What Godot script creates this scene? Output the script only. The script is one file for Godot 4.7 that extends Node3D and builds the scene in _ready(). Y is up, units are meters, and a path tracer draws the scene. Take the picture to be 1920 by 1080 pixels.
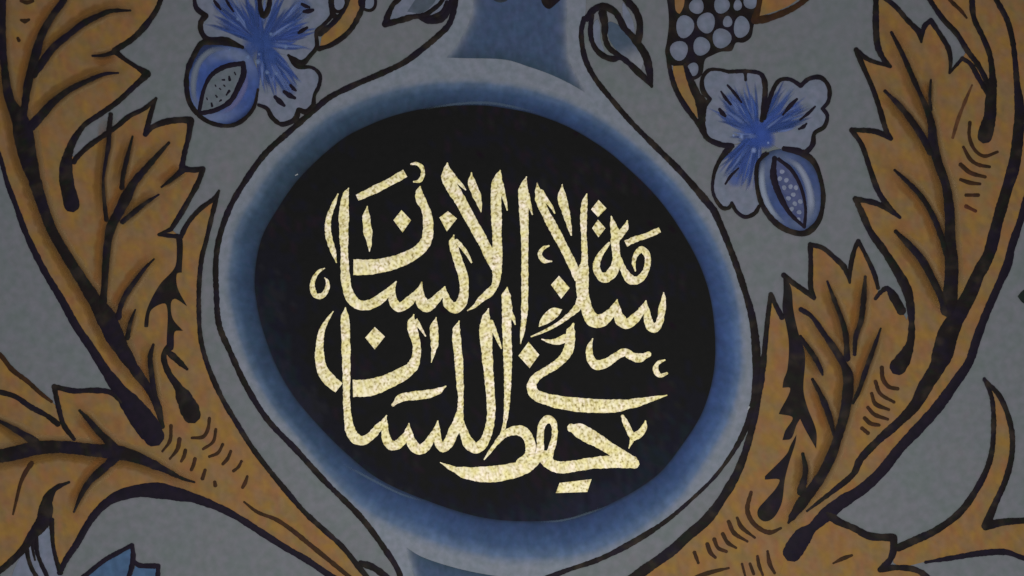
extends Node3D
# A painted plaster wall seen close up: a roundel with gold lettering among painted acanthus scrolls.
# Drawing units are millimetres on the wall: x to the right, y down, (960, 540) is the centre of the panel.

const LOW := Vector3(0, 0, -1)
var big := FastNoiseLite.new()
var mid := FastNoiseLite.new()
var fine := FastNoiseLite.new()
var rng := RandomNumberGenerator.new()
var org := Vector3.ZERO
var used := {}
var lift := 0
var shade_points := PackedVector2Array()
var mat_paint: StandardMaterial3D
var mat_gold: StandardMaterial3D
var mat_line: StandardMaterial3D
var mat_wash: StandardMaterial3D
var mat_leaf: StandardMaterial3D


func _ready():
	setup_view()
	setup_noise()
	setup_materials()
	build_wall()
	build_medallion()
	build_left_scroll()
	build_right_scroll()
	build_flower_right()
	build_flower_left()
	build_grapes()
	build_buds()
	build_small_motifs()


func setup_view():
	var cam := Camera3D.new()
	cam.name = "camera"
	cam.position = Vector3(0, 0, 3.0)
	cam.fov = rad_to_deg(2.0 * atan(0.54 / 3.0))
	cam.near = 0.05
	cam.far = 60.0
	var lens := CameraAttributesPhysical.new()
	lens.frustum_focal_length = 66.667
	lens.frustum_focus_distance = 2.54
	lens.exposure_aperture = 2.0
	lens.auto_exposure_enabled = false
	add_child(cam)
	cam.current = true
	var env := Environment.new()
	env.background_mode = Environment.BG_COLOR
	env.background_color = Color(0.55, 0.56, 0.59)
	env.tonemap_mode = Environment.TONE_MAPPER_LINEAR
	env.tonemap_exposure = 1.5
	env.sdfgi_enabled = true
	env.ssao_enabled = true
	env.ssil_enabled = true
	var we := WorldEnvironment.new()
	we.name = "environment"
	we.environment = env
	add_child(we)
	var lamp := AreaLight3D.new()  # added unseen soft light, set low so the corners fall off
	lamp.name = "added_area_light"
	lamp.area_size = Vector2(0.9, 0.6)
	lamp.light_color = Color(1.0, 0.985, 0.95)
	lamp.light_energy = 3.0
	lamp.area_range = 20.0
	lamp.area_attenuation = 2.0
	lamp.shadow_enabled = true
	add_child(lamp)
	lamp.look_at_from_position(Vector3(0.12, -0.85, 2.2), Vector3(0.02, -0.08, 0))


func setup_noise():
	big.seed = 11
	big.frequency = 0.014
	big.fractal_octaves = 3
	mid.seed = 23
	mid.frequency = 0.05
	mid.fractal_octaves = 2
	fine.seed = 37
	fine.frequency = 0.16
	fine.fractal_octaves = 2
	rng.seed = 77


func noise_texture(freq: float, from: Color, to: Color, sd: int, octaves: int, kind := FastNoiseLite.TYPE_SIMPLEX_SMOOTH) -> NoiseTexture2D:
	var n := FastNoiseLite.new()
	n.noise_type = kind
	n.seed = sd
	n.frequency = freq
	n.fractal_octaves = octaves
	var t := NoiseTexture2D.new()
	t.width = 512
	t.height = 512
	t.seamless = true
	t.noise = n
	var g := Gradient.new()
	g.set_color(0, from)
	g.set_color(1, to)
	t.color_ramp = g
	return t


func leaf_speckle() -> NoiseTexture2D:   # gold leaf: bright, with small darker spots
	var t := noise_texture(0.15, Color(0.36, 0.32, 0.2), Color(1, 1, 1), 8, 3)
	t.color_ramp.add_point(0.22, Color(0.68, 0.64, 0.48))
	t.color_ramp.add_point(0.36, Color(0.88, 0.87, 0.81))
	t.color_ramp.add_point(0.6, Color(0.98, 0.97, 0.95))
	return t


func material(called: String, rough: float, tex: Texture2D, relief: float, scale := 1.6) -> StandardMaterial3D:
	var m := StandardMaterial3D.new()
	m.resource_name = called
	m.vertex_color_use_as_albedo = true
	m.roughness = rough
	m.metallic_specular = 0.25
	m.albedo_texture = tex
	m.uv1_triplanar = true
	m.uv1_world_triplanar = true
	m.uv1_scale = Vector3(scale, scale, scale)
	if relief > 0.0:
		m.heightmap_enabled = true
		m.heightmap_texture = noise_texture(0.03, Color.BLACK, Color.WHITE, 5, 4)
		m.heightmap_scale = relief
	return m


func setup_materials():
	mat_paint = material("matt_paint", 0.8, noise_texture(0.06, Color(0.86, 0.88, 0.86), Color(1.0, 0.99, 1.0), 3, 4), 0.1)
	mat_gold = material("ochre_paint", 0.75, noise_texture(0.07, Color(0.93, 0.93, 0.93), Color(1.0, 1.0, 0.98), 4, 3), 0.1)
	mat_line = material("dark_line_paint", 0.7, noise_texture(0.05, Color(0.62, 0.66, 0.72), Color(1.0, 0.98, 0.96), 6, 3), 0.08)
	mat_leaf = material("gold_leaf", 0.6, leaf_speckle(), 0.12)
	mat_wash = StandardMaterial3D.new()
	mat_wash.resource_name = "thin_wash"
	mat_wash.vertex_color_use_as_albedo = true
	mat_wash.roughness = 0.85
	mat_wash.metallic_specular = 0.2
	mat_wash.transparency = BaseMaterial3D.TRANSPARENCY_ALPHA


# ---------- small helpers ----------

func c8(r: float, g: float, b: float) -> Color:
	return Color(r / 255.0, g / 255.0, b / 255.0).srgb_to_linear()


func at(p: Vector2, z: float) -> Vector3:
	return Vector3((p.x - 960.0) * 0.001, (540.0 - p.y) * 0.001, z * 0.001) - org


func numbered(called: String, parent: Node) -> String:
	var key := str(parent.get_instance_id()) + called
	var n: int = used.get(key, 0)
	used[key] = n + 1
	return called if n == 0 else "%s_%03d" % [called, n]


func thing(called: String, label: String, category: String, where: Vector2, group := "") -> Node3D:
	var o := Node3D.new()
	o.name = numbered(called, self)
	add_child(o, true)
	org = Vector3.ZERO
	o.position = at(where, 0.0)
	org = o.position
	o.set_meta("label", label)
	o.set_meta("category", category)
	if group:
		o.set_meta("group", group)
	return o


func commit(called: String, st: SurfaceTool, m: Material, parent: Node3D, label := "") -> MeshInstance3D:
	var o := MeshInstance3D.new()
	o.name = numbered(called, parent)
	o.mesh = st.commit()
	o.material_override = m
	if label:
		o.set_meta("label", label)
	parent.add_child(o, true)
	return o


func starts() -> SurfaceTool:
	var st := SurfaceTool.new()
	st.begin(Mesh.PRIMITIVE_TRIANGLES)
	return st


# A path is written as "x,y x,y:width x,y!" where ! is a sharp corner.
func read_path(text: String, width := 8.0) -> Array:
	var out := []
	for word in text.split(" ", false):
		var corner := word.ends_with("!")
		if corner:
			word = word.substr(0, word.length() - 1)
		var w := width
		if ":" in word:
			var halves := word.split(":")
			w = float(halves[1])
			word = halves[0]
		var xy := word.split(",")
		out.append([Vector2(float(xy[0]), float(xy[1])), w, corner])
	return out


func spline(a: Vector2, b: Vector2, c: Vector2, d: Vector2, t: float) -> Vector2:
	var lb := maxf(b.distance_to(c), 0.01)
	var m1 := (c - a) * (lb / maxf(a.distance_to(b) + lb, 0.01))
	var m2 := (d - b) * (lb / maxf(c.distance_to(d) + lb, 0.01))
	var t2 := t * t
	var t3 := t2 * t
	return b * (2 * t3 - 3 * t2 + 1) + m1 * (t3 - 2 * t2 + t) + c * (3 * t2 - 2 * t3) + m2 * (t3 - t2)


func smooth_run(run: Array, step: float) -> Array:   # [[point, width], ...]
	var out := []
	var n := run.size()
	for i in n - 1:
		var b: Vector2 = run[i][0]
		var c: Vector2 = run[i + 1][0]
		var a: Vector2 = run[i - 1][0] if i > 0 else b * 2.0 - c
		var d: Vector2 = run[i + 2][0] if i + 2 < n else c * 2.0 - b
		var k := maxi(1, int(ceil(b.distance_to(c) / step)))
		for j in k:
			var t := float(j) / k
			out.append([spline(a, b, c, d, t), lerpf(run[i][1], run[i + 1][1], smoothstep(0.0, 1.0, t))])
	out.append([run[n - 1][0], run[n - 1][1]])
	return out


func runs(path: Array) -> Array:   # the path cut at its corners
	var out := []
	var now := []
	for i in path.size():
		now.append(path[i])
		if path[i][2] and i > 0 and i < path.size() - 1:
			out.append(now)
			now = [path[i]]
	if now.size() > 1:
		out.append(now)
	return out


func outline_of(text: String, step := 5.0) -> PackedVector2Array:   # a closed smooth polygon
	var path := read_path(text)
	var first := 0
	for i in path.size():
		if path[i][2]:
			first = i
			break
	var ring := path.slice(first) + path.slice(0, first)
	var corners := ring.any(func(p): return p[2])
	var poly := PackedVector2Array()
	if corners:
		ring.append(ring[0])
		for run in runs(ring):
			var s := smooth_run(run, step)
			for i in s.size() - 1:
				poly.append(s[i][0])
	else:
		var n := ring.size()
		for i in n:
			var b: Vector2 = ring[i][0]
			var c: Vector2 = ring[(i + 1) % n][0]
			var k := maxi(1, int(ceil(b.distance_to(c) / step)))
			for j in k:
				poly.append(spline(ring[(i + n - 1) % n][0], b, c, ring[(i + 2) % n][0], float(j) / k))
	return poly


func tri(st: SurfaceTool, a: Vector2, b: Vector2, c: Vector2, z: float, color: Callable):
	if absf((b - a).cross(c - a)) < 0.002:
		return
	var pts := [a, b, c] if (b - a).cross(c - a) > 0.0 else [a, c, b]   # y runs down: this order is clockwise from the front
	for p in pts:
		st.set_normal(Vector3(0, 0, 1))
		st.set_color(color.call(p))
		st.add_vertex(at(p, z))


# A layer of paint: a flat shape at height z with sides down to the layer below, coloured point by point.
func fill(st: SurfaceTool, poly: PackedVector2Array, z: float, color: Callable, cell := 8.0, depth := 0.9):
	var box := Rect2(poly[0], Vector2.ZERO)
	for p in poly:
		box = box.expand(p)
	var x := floorf(box.position.x / cell) * cell
	while x < box.end.x:
		var strip := PackedVector2Array([Vector2(x, box.position.y - 1), Vector2(x + cell, box.position.y - 1), Vector2(x + cell, box.end.y + 1), Vector2(x, box.end.y + 1)])
		for piece in Geometry2D.intersect_polygons(poly, strip):
			var lo := piece[0].y
			var hi := piece[0].y
			for p in piece:
				lo = minf(lo, p.y)
				hi = maxf(hi, p.y)
			var y := floorf(lo / cell) * cell
			while y < hi:
				var square := PackedVector2Array([Vector2(x - 1, y), Vector2(x + cell + 1, y), Vector2(x + cell + 1, y + cell), Vector2(x - 1, y + cell)])
				for bit in Geometry2D.intersect_polygons(piece, square):
					if bit.size() == 4 or bit.size() == 3:
						tri(st, bit[0], bit[1], bit[2], z, color)
						if bit.size() == 4:
							tri(st, bit[0], bit[2], bit[3], z, color)
						continue
					var index := Geometry2D.triangulate_polygon(bit)
					for i in range(0, index.size(), 3):
						tri(st, bit[index[i]], bit[index[i + 1]], bit[index[i + 2]], z, color)
				y += cell
		x += cell
	var around := poly.size()
	for i in around:
		var a := poly[i]
		var b := poly[(i + 1) % around]
		if a.distance_to(b) < 0.01:
			continue
		var e := (b - a).normalized()
		var nrm := Vector3(-e.y, -e.x, 0) * (1.0 if Geometry2D.is_polygon_clockwise(poly) else -1.0)
		for q in [[a, z], [b, z], [b, z - depth], [a, z], [b, z - depth], [a, z - depth]]:
			st.set_normal(nrm)
			st.set_color(color.call(q[0]))
			st.add_vertex(at(q[0], q[1]))


# A brush stroke: a ribbon with a low crown whose width follows the path.
func stroke(st: SurfaceTool, text: String, z: float, color: Callable, width := 8.0, flat := "", step := 4.0):
	lift = (lift + 1) % 9
	var path := read_path(text, width)
	for p in path:
		if color == gilt:
			p[1] = maxf(p[1] - 2.2, p[1] * 0.6)
		else:
			p[1] = p[1] * 1.02 + 0.5
	var pieces := runs(path)
	for k in pieces.size():
		var s := smooth_run(pieces[k], step)
		if s.size() < 2:
			continue
		ribbon(st, s, z + lift * 0.03 + k * 0.02, color, "a" in flat and k == 0, "b" in flat and k == pieces.size() - 1)


func ribbon(st: SurfaceTool, s: Array, z: float, color: Callable, flat_a: bool, flat_b: bool):
	var rows := []
	var n := s.size()
	var d0: Vector2 = (s[1][0] - s[0][0]).normalized()
	var d1: Vector2 = (s[n - 1][0] - s[n - 2][0]).normalized()
	if not flat_a:
		for k in [0.0, 0.3, 0.6, 0.85]:
			rows.append([s[0][0] - d0 * (s[0][1] * 0.5 * (1.0 - k)), s[0][1] * sqrt(1.0 - (1.0 - k) * (1.0 - k)) + 0.05, d0])
	for i in n:
		var d: Vector2 = (s[mini(i + 1, n - 1)][0] - s[maxi(i - 1, 0)][0]).normalized()
		var w: float = s[i][1]
		var wob := fine.get_noise_2d(s[i][0].x * 0.7, s[i][0].y * 0.7) * minf(w * 0.2, 2.0) + mid.get_noise_2d(s[i][0].y * 0.5, s[i][0].x * 0.5) * minf(w * 0.15, 1.6)
		rows.append([s[i][0], maxf(w + wob, 0.4), d])
	if not flat_b:
		for k in [0.85, 0.6, 0.3, 0.0]:
			rows.append([s[n - 1][0] + d1 * (s[n - 1][1] * 0.5 * (1.0 - k)), s[n - 1][1] * sqrt(1.0 - (1.0 - k) * (1.0 - k)) + 0.05, d1])
	var across := [[-0.5, -1.3], [-0.5, -0.15], [-0.26, 0.1], [0.0, 0.18], [0.26, 0.1], [0.5, -0.15], [0.5, -1.3]]
	for i in rows.size() - 1:
		for j in across.size() - 1:
			var quad := []
			for q in [[i, j], [i, j + 1], [i + 1, j + 1], [i + 1, j]]:
				var r: Array = rows[q[0]]
				var side := Vector2(-r[2].y, r[2].x)
				var p: Vector2 = r[0] + side * (r[1] * across[q[1]][0])
				var tilt: float = across[q[1]][0] * 0.5
				quad.append([at(p, z + across[q[1]][1]), Vector3(side.x * tilt, -side.y * tilt, 1.0).normalized(), color.call(p)])
			for q in [0, 2, 1, 0, 3, 2]:
				st.set_normal(quad[q][1])
				st.set_color(quad[q][2])
				st.add_vertex(quad[q][0])


# A thin wash of colour that fades out at its edges.
func wash(st: SurfaceTool, s: Array, z: float, color: Color, strength: float):
	var n := s.size()
	for i in n - 1:
		for j in 4:
			var quad := []
			for q in [[i, j], [i, j + 1], [i + 1, j + 1], [i + 1, j]]:
				var k: int = q[0]
				var d: Vector2 = (s[mini(k + 1, n - 1)][0] - s[maxi(k - 1, 0)][0]).normalized()
				var f: float = q[1] / 2.0 - 1.0
				var p: Vector2 = s[k][0] + Vector2(-d.y, d.x) * (s[k][1] * 0.5 * f)
				var c := color
				c.a = strength * (1.0 - f * f) * minf(1.0, minf(k, n - 1 - k) / (n * 0.25))
				quad.append([at(p, z), c])
			for q in [0, 2, 1, 0, 3, 2]:
				st.set_normal(Vector3(0, 0, 1))
				st.set_color(quad[q][1])
				st.add_vertex(quad[q][0])


func line_part(called: String, text: String, z: float, color: Callable, parent: Node3D, width := 8.0, label := "") -> MeshInstance3D:
	var st := starts()
	stroke(st, text, z, color, width)
	return commit(called, st, mat_line, parent, label)


func thin_line(called: String, text: String, parent: Node3D):   # a petal's outline, drawn with a finer brush
	var st := starts()
	var k := 0
	for run in runs(read_path(text)):
		k += 1
		ribbon(st, smooth_run(run.map(func(p): return [p[0], p[1] * 0.82]), 4.0), 2.0 + k * 0.03, ink, false, false)
	commit(called, st, mat_line, parent)


func fill_part(called: String, text: String, z: float, color: Callable, parent: Node3D, m: Material, cell := 8.0, label := "") -> MeshInstance3D:
	var st := starts()
	fill(st, outline_of(text), z, color, cell)
	return commit(called, st, m, parent, label)


func oval(x: float, y: float, rx: float, ry: float, turn := 0.0) -> PackedVector2Array:
	var p := PackedVector2Array()
	for i in 20:
		var a := TAU * i / 20.0
		var r := 1.0 + 0.05 * sin(a * 3.0 + x)
		p.append(Vector2(x, y) + Vector2(cos(a) * rx * r, sin(a) * ry * r).rotated(turn))
	return p


# ---------- colours ----------

func ink(p: Vector2) -> Color:
	var n := mid.get_noise_2dv(p * 0.6) * 0.5 + 0.5
	var violet := smoothstep(0.45, 0.7, big.get_noise_2d(p.x + 900.0, p.y) * 0.5 + 0.5)
	var c := c8(24, 19, 17).lerp(c8(21, 23, 21), n).lerp(c8(26, 19, 30), violet)
	return c.lerp(c8(50, 40, 32), 0.75 * smoothstep(0.55, 0.8, mid.get_noise_2d(p.x * 0.45 + 300.0, p.y * 0.45) * 0.5 + 0.5))


func brown_ink(p: Vector2) -> Color:
	return c8(52, 34, 16).lerp(c8(62, 38, 24), mid.get_noise_2dv(p) * 0.5 + 0.5)


func navy_ink(p: Vector2) -> Color:
	return c8(24, 20, 36).lerp(c8(22, 19, 26), mid.get_noise_2dv(p) * 0.5 + 0.5)


func light_ground(p: Vector2) -> Color:
	var n := mid.get_noise_2dv(p) * 0.5
	return c8(108, 116, 127).lerp(c8(114, 117, 129), big.get_noise_2dv(p) * 0.5 + 0.5) * (1.0 + n * 0.10)


func ochre(p: Vector2) -> Color:
	var a := big.get_noise_2d(p.x, p.y * 0.8) * 0.5 + 0.5
	var b := big.get_noise_2d(p.x * 1.7 + 400.0, p.y * 1.7) * 0.5 + 0.5
	var d := big.get_noise_2d(p.x * 1.9, p.y * 1.3 + 700.0) * 0.5 + 0.5
	var c := c8(117, 95, 59).lerp(c8(126, 93, 57), smoothstep(0.35, 0.65, a))
	c = c.lerp(c8(120, 94, 70), 0.6 * smoothstep(0.5, 0.7, b))
	c = c.lerp(c8(130, 99, 48), 0.8 * smoothstep(0.5, 0.72, 1.0 - b))
	c = c.lerp(c8(128, 84, 56), 0.5 * smoothstep(0.52, 0.75, d))
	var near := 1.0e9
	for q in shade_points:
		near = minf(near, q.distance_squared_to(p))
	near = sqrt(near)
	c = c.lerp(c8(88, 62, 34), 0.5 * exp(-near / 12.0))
	var streak := mid.get_noise_2d(p.x * 1.6 + p.y * 0.3, p.y * 0.45)
	return c * (0.93 + 0.12 * streak)


func gilt(p: Vector2) -> Color:
	var a := mid.get_noise_2dv(p * 1.1) * 0.5 + 0.5
	var b := fine.get_noise_2dv(p * 1.6) * 0.5 + 0.5
	var c := c8(236, 229, 200).lerp(c8(232, 224, 168), smoothstep(0.35, 0.7, a))
	c = c.lerp(c8(250, 238, 226), smoothstep(0.5, 0.8, big.get_noise_2dv(p * 2.0) * 0.5 + 0.5))
	return c.lerp(c8(190, 176, 118), 0.8 * smoothstep(0.45, 0.8, b))


func dark_disc(p: Vector2) -> Color:
	var c := c8(17, 15, 16).lerp(c8(17, 17, 21), big.get_noise_2dv(p * 0.8) * 0.5 + 0.5)
	var d := p.distance_to(Vector2(915, 590)) / 420.0
	var low := clampf((p.y - p.x * 0.35 - 250.0) / 300.0, 0.0, 1.0)
	c = c.lerp(c8(25, 23, 26), 0.5 * smoothstep(0.35, 0.8, big.get_noise_2d(p.x * 0.35 + 50.0, p.y * 0.5) * 0.5 + 0.5))
	return c.lerp(c8(25, 31, 50), 0.6 * low * smoothstep(0.78, 1.0, d)) * (1.0 + 0.35 * mid.get_noise_2d(p.x * 1.3, p.y * 0.4))


func neck_blue(p: Vector2, pale: Array, deep: Array) -> Color:
	var c := c8(57, 77, 103).lerp(c8(62, 72, 102), big.get_noise_2dv(p * 1.6) * 0.5 + 0.5)
	var near := 1.0e9
	for s in deep:
		near = minf(near, p.distance_to(s[0]))
	c = c.lerp(c8(42, 58, 68), 0.75 * exp(-near / 16.0))
	near = 1.0e9
	for s in pale:
		near = minf(near, p.distance_to(s[0]))
	c = c.lerp(light_ground(p), exp(-near / 6.0))
	return c * (1.0 + 0.16 * mid.get_noise_2d(p.x * 1.5, p.y * 0.5))


func petal_white(p: Vector2) -> Color:
	return c8(100, 109, 125).lerp(c8(106, 108, 124), big.get_noise_2dv(p * 2.0) * 0.5 + 0.5) * (1.0 + 0.1 * mid.get_noise_2dv(p))


# ---------- the wall ----------

func wall_tint() -> NoiseTexture2D:
	var t := noise_texture(0.02, Color8(96, 103, 103), Color8(105, 102, 109), 31, 4)
	t.color_ramp.add_point(0.4, Color8(99, 103, 107))
	t.color_ramp.add_point(0.55, Color8(102, 103, 109))
	t.color_ramp.add_point(0.7, Color8(99, 104, 106))
	return t


func build_wall():
	var m := StandardMaterial3D.new()
	m.resource_name = "grey_plaster"
	m.roughness = 0.85
	m.metallic_specular = 0.25
	m.albedo_texture = wall_tint()
	m.uv1_triplanar = true
	m.uv1_world_triplanar = true
	m.uv1_scale = Vector3(0.9, 0.9, 0.9)
	m.detail_enabled = true
	m.detail_blend_mode = BaseMaterial3D.BLEND_MODE_MUL
	m.detail_albedo = noise_texture(0.09, Color(0.88, 0.9, 0.88), Color(1.0, 0.98, 1.0), 32, 4)
	m.uv2_triplanar = true
	m.uv2_world_triplanar = true
	m.uv2_scale = Vector3(1.7, 1.7, 1.7)
	m.heightmap_enabled = true
	m.heightmap_texture = noise_texture(0.02, Color.BLACK, Color.WHITE, 33, 5)
	m.heightmap_scale = 0.15
	var box := BoxMesh.new()
	box.size = Vector3(4.4, 3.2, 0.2)
	var o := MeshInstance3D.new()
	o.name = "wall"
	o.mesh = box
	o.material_override = m
	o.position = Vector3(0, 0, -0.1)
	o.set_meta("kind", "structure")
	o.set_meta("label", "grey painted plaster wall behind all of the painted ornament")
	add_child(o)


# ---------- the roundel ----------

func build_medallion():
	var t := thing("medallion", "dark round medallion with gold calligraphy inside a shaded blue ring", "medallion", Vector2(912, 590))
	var left := "862,-110 860,-40 852,14 842,46 822,67 791,93 757,118 713,139 664,160 618,183 590,206 544,246 497,289 458,343 431,390 412,444 405,491 406,549 411,609 431,658 462,724 502,787 556,844 609,902 676,969 720,1027 750,1078 772,1180"
	var right_up := "985,1180 1000,1100 1053,1073 1122,1049 1184,1018 1247,978 1300,933 1344,889 1384,831 1407,778 1418,724 1418,667 1411,600 1394,538 1371,472 1340,398 1328,382 1278,324 1235,281 1184,230 1141,180 1116,148 1099,116 1092,88 1090,58 1095,35 1098,20 1100,-110"
	var ground := fill_part("pale_border", left.replace("862,-110", "862,-110!").replace("772,1180", "772,1180!") + " " + right_up.replace("985,1180", "985,1180!").replace("1100,-110", "1100,-110!"), 1.0, light_ground, t, mat_paint)
	var st := starts()
	stroke(st, left, 2.0, ink, 10.0)
	commit("outline", st, mat_line, ground)
	st = starts()
	stroke(st, "985,1180:8 1000,1100:8 1053,1073:8 1122,1049:9 1184,1018:11 1247,978:8 1300,933:6 1344,889:6 1384,831:9 1407,778:12 1418,724:15 1418,667:16 1411,600:13 1394,538:11 1371,472:11 1340,398:12 1328,382:12 1278,324:11 1235,281:10 1184,230:9 1141,180:9 1116,148:9 1099,116:9 1092,88:9 1090,58:9 1095,35:9", 2.0, ink, 10.0)
	commit("outline", st, mat_line, ground)
	var neck_sides := smooth_run(read_path("838,106 859,81 878,46 887,12 889,-110"), 5.0) + smooth_run(read_path("1063,-110 1063,23 1063,69 1066,111 1079,139 1097,173"), 5.0)
	var neck_foot := smooth_run(read_path("850,107 900,108 947,111 994,124 1028,137 1065,154 1090,168"), 5.0)
	var low_sides := smooth_run(read_path("762,1027 770,1060 782,1100 795,1180"), 5.0)
	var low_top := smooth_run(read_path("770,1034 791,1044 844,1062 900,1075 960,1084 1000,1088"), 5.0)
	fill_part("blue_neck", "838,108! 859,81 878,46 887,12 889,-110! 1063,-110! 1063,23 1063,69 1066,111 1079,139 1097,173! 1065,155 1028,138 994,126 947,112 866,109", 1.6, func(p): return neck_blue(p, neck_sides, neck_foot), t, mat_paint, 5.0)
	fill_part("blue_neck", "762,1027! 791,1044 844,1062 900,1075 960,1084 1000,1088! 980,1180! 795,1180! 782,1100 770,1060", 1.6, func(p): return neck_blue(p, low_sides, low_top), t, mat_paint, 5.0)
	var disc := outline_of("478,522 490,450 517,398 563,333 637,265 690,236 750,214 820,201 900,198 945,203 1000,214 1060,236 1110,264 1157,298 1235,374 1293,460 1324,530 1338,600 1339,689 1318,769 1278,835 1229,893 1149,942 1078,969 989,977 900,969 800,938 711,898 649,849 596,796 551,742 520,689 496,627 483,575", 4.0)
	st = starts()
	blue_ring(st, disc, 1.8)
	commit("ring", st, mat_paint, t)
	st = starts()
	fill(st, disc, 2.3, dark_disc, 10.0)
	commit("disc", st, mat_paint, t)
	# worn pale edge where the ring meets the disc
	for a in ["790,206:4 850,196:6 910,193:7 960,200:6 1010,212:4", "1010,978:3 1050,976:5 1090,966:5 1140,948:3", "640,868:3 690,895:6 750,925:5 800,941:3"]:
		st = starts()
		wash(st, smooth_run(read_path(a), 6.0), 2.6, c8(92, 108, 122), 0.3)
		commit("worn_edge", st, mat_wash, t)
	for a in ["554,329:1 558,327:2", "1402,767:2 1404,763:3"]:
		st = starts()
		stroke(st, a, 2.7, func(_p): return c8(132, 136, 140))
		commit("paint_chip", st, mat_paint, t)
	build_letters(t)


func blue_ring(st: SurfaceTool, disc: PackedVector2Array, z: float):
	var n := disc.size()
	var mid_point := Vector2(915, 588)
	var stops := [-0.06, 0.0, 0.07, 0.16, 0.28, 0.4, 0.5, 0.58, 0.66, 0.76, 0.88, 1.0]
	for i in n:
		for j in stops.size() - 1:
			var quad := []
			for q in [[i, j], [(i + 1) % n, j], [(i + 1) % n, j + 1], [i, j + 1]]:
				var p: Vector2 = disc[q[0]]
				var outward := (p - mid_point).normalized()
				var a := outward.angle()
				var width := 56.0 + 6.0 * sin(a * 2.0 + 0.6) + 34.0 * smoothstep(0.5, 1.0, outward.y)
				var s: float = stops[q[1]]
				var point := p + outward * (width * s)
				var sat := clampf(0.35 + 0.55 * cos(a + 0.15) + 0.5 * maxf(0.0, cos(a - 2.55)) + 0.25 * big.get_noise_2d(cos(a) * 90.0, sin(a) * 90.0), 0.0, 1.0)
				var deep := c8(40, 54, 68).lerp(c8(44, 62, 104), sat)
				var full := c8(49, 66, 84).lerp(c8(55, 76, 117), sat)
				var c := c8(28, 33, 42).lerp(deep, smoothstep(-0.06, 0.12, s)).lerp(full, smoothstep(0.1, 0.5, s))
				var rough_edge := s + 0.035 * mid.get_noise_2d(a * 260.0, s * 10.0)
				var rim := smoothstep(0.48, 0.74, rough_edge)
				c = c.lerp(c8(72, 88, 108).lerp(c8(74, 94, 128), sat), rim)
				var fade := smoothstep(0.72, 0.97, rough_edge)
				c = c.lerp(light_ground(point), 1.0 if s > 0.99 else fade)
				c = c * (1.0 + (1.0 - fade) * (0.05 * mid.get_noise_2d(a * 420.0, s * 6.0) + 0.12 * mid.get_noise_2dv(point * 0.8) + 0.2 * big.get_noise_2dv(point)))
				quad.append([at(point, z - 0.7 * maxf(0.0, s)), c])
			for q in [0, 2, 1, 0, 3, 2]:
				st.set_normal(Vector3(0, 0, 1))
				st.set_color(quad[q][1])
				st.add_vertex(quad[q][0])


func letter(t: Node3D, strokes: Array, called := "letter", flat := ""):
	var st := starts()
	for s in strokes:
		stroke(st, s, 3.6, gilt, 12.0, flat, 3.0)
	commit(called, st, mat_leaf, t)


func gold_shape(t: Node3D, text: String, called: String):
	var st := starts()
	fill(st, outline_of(text, 3.0), 3.6, gilt, 5.0, 1.3)
	commit(called, st, mat_leaf, t)


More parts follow.
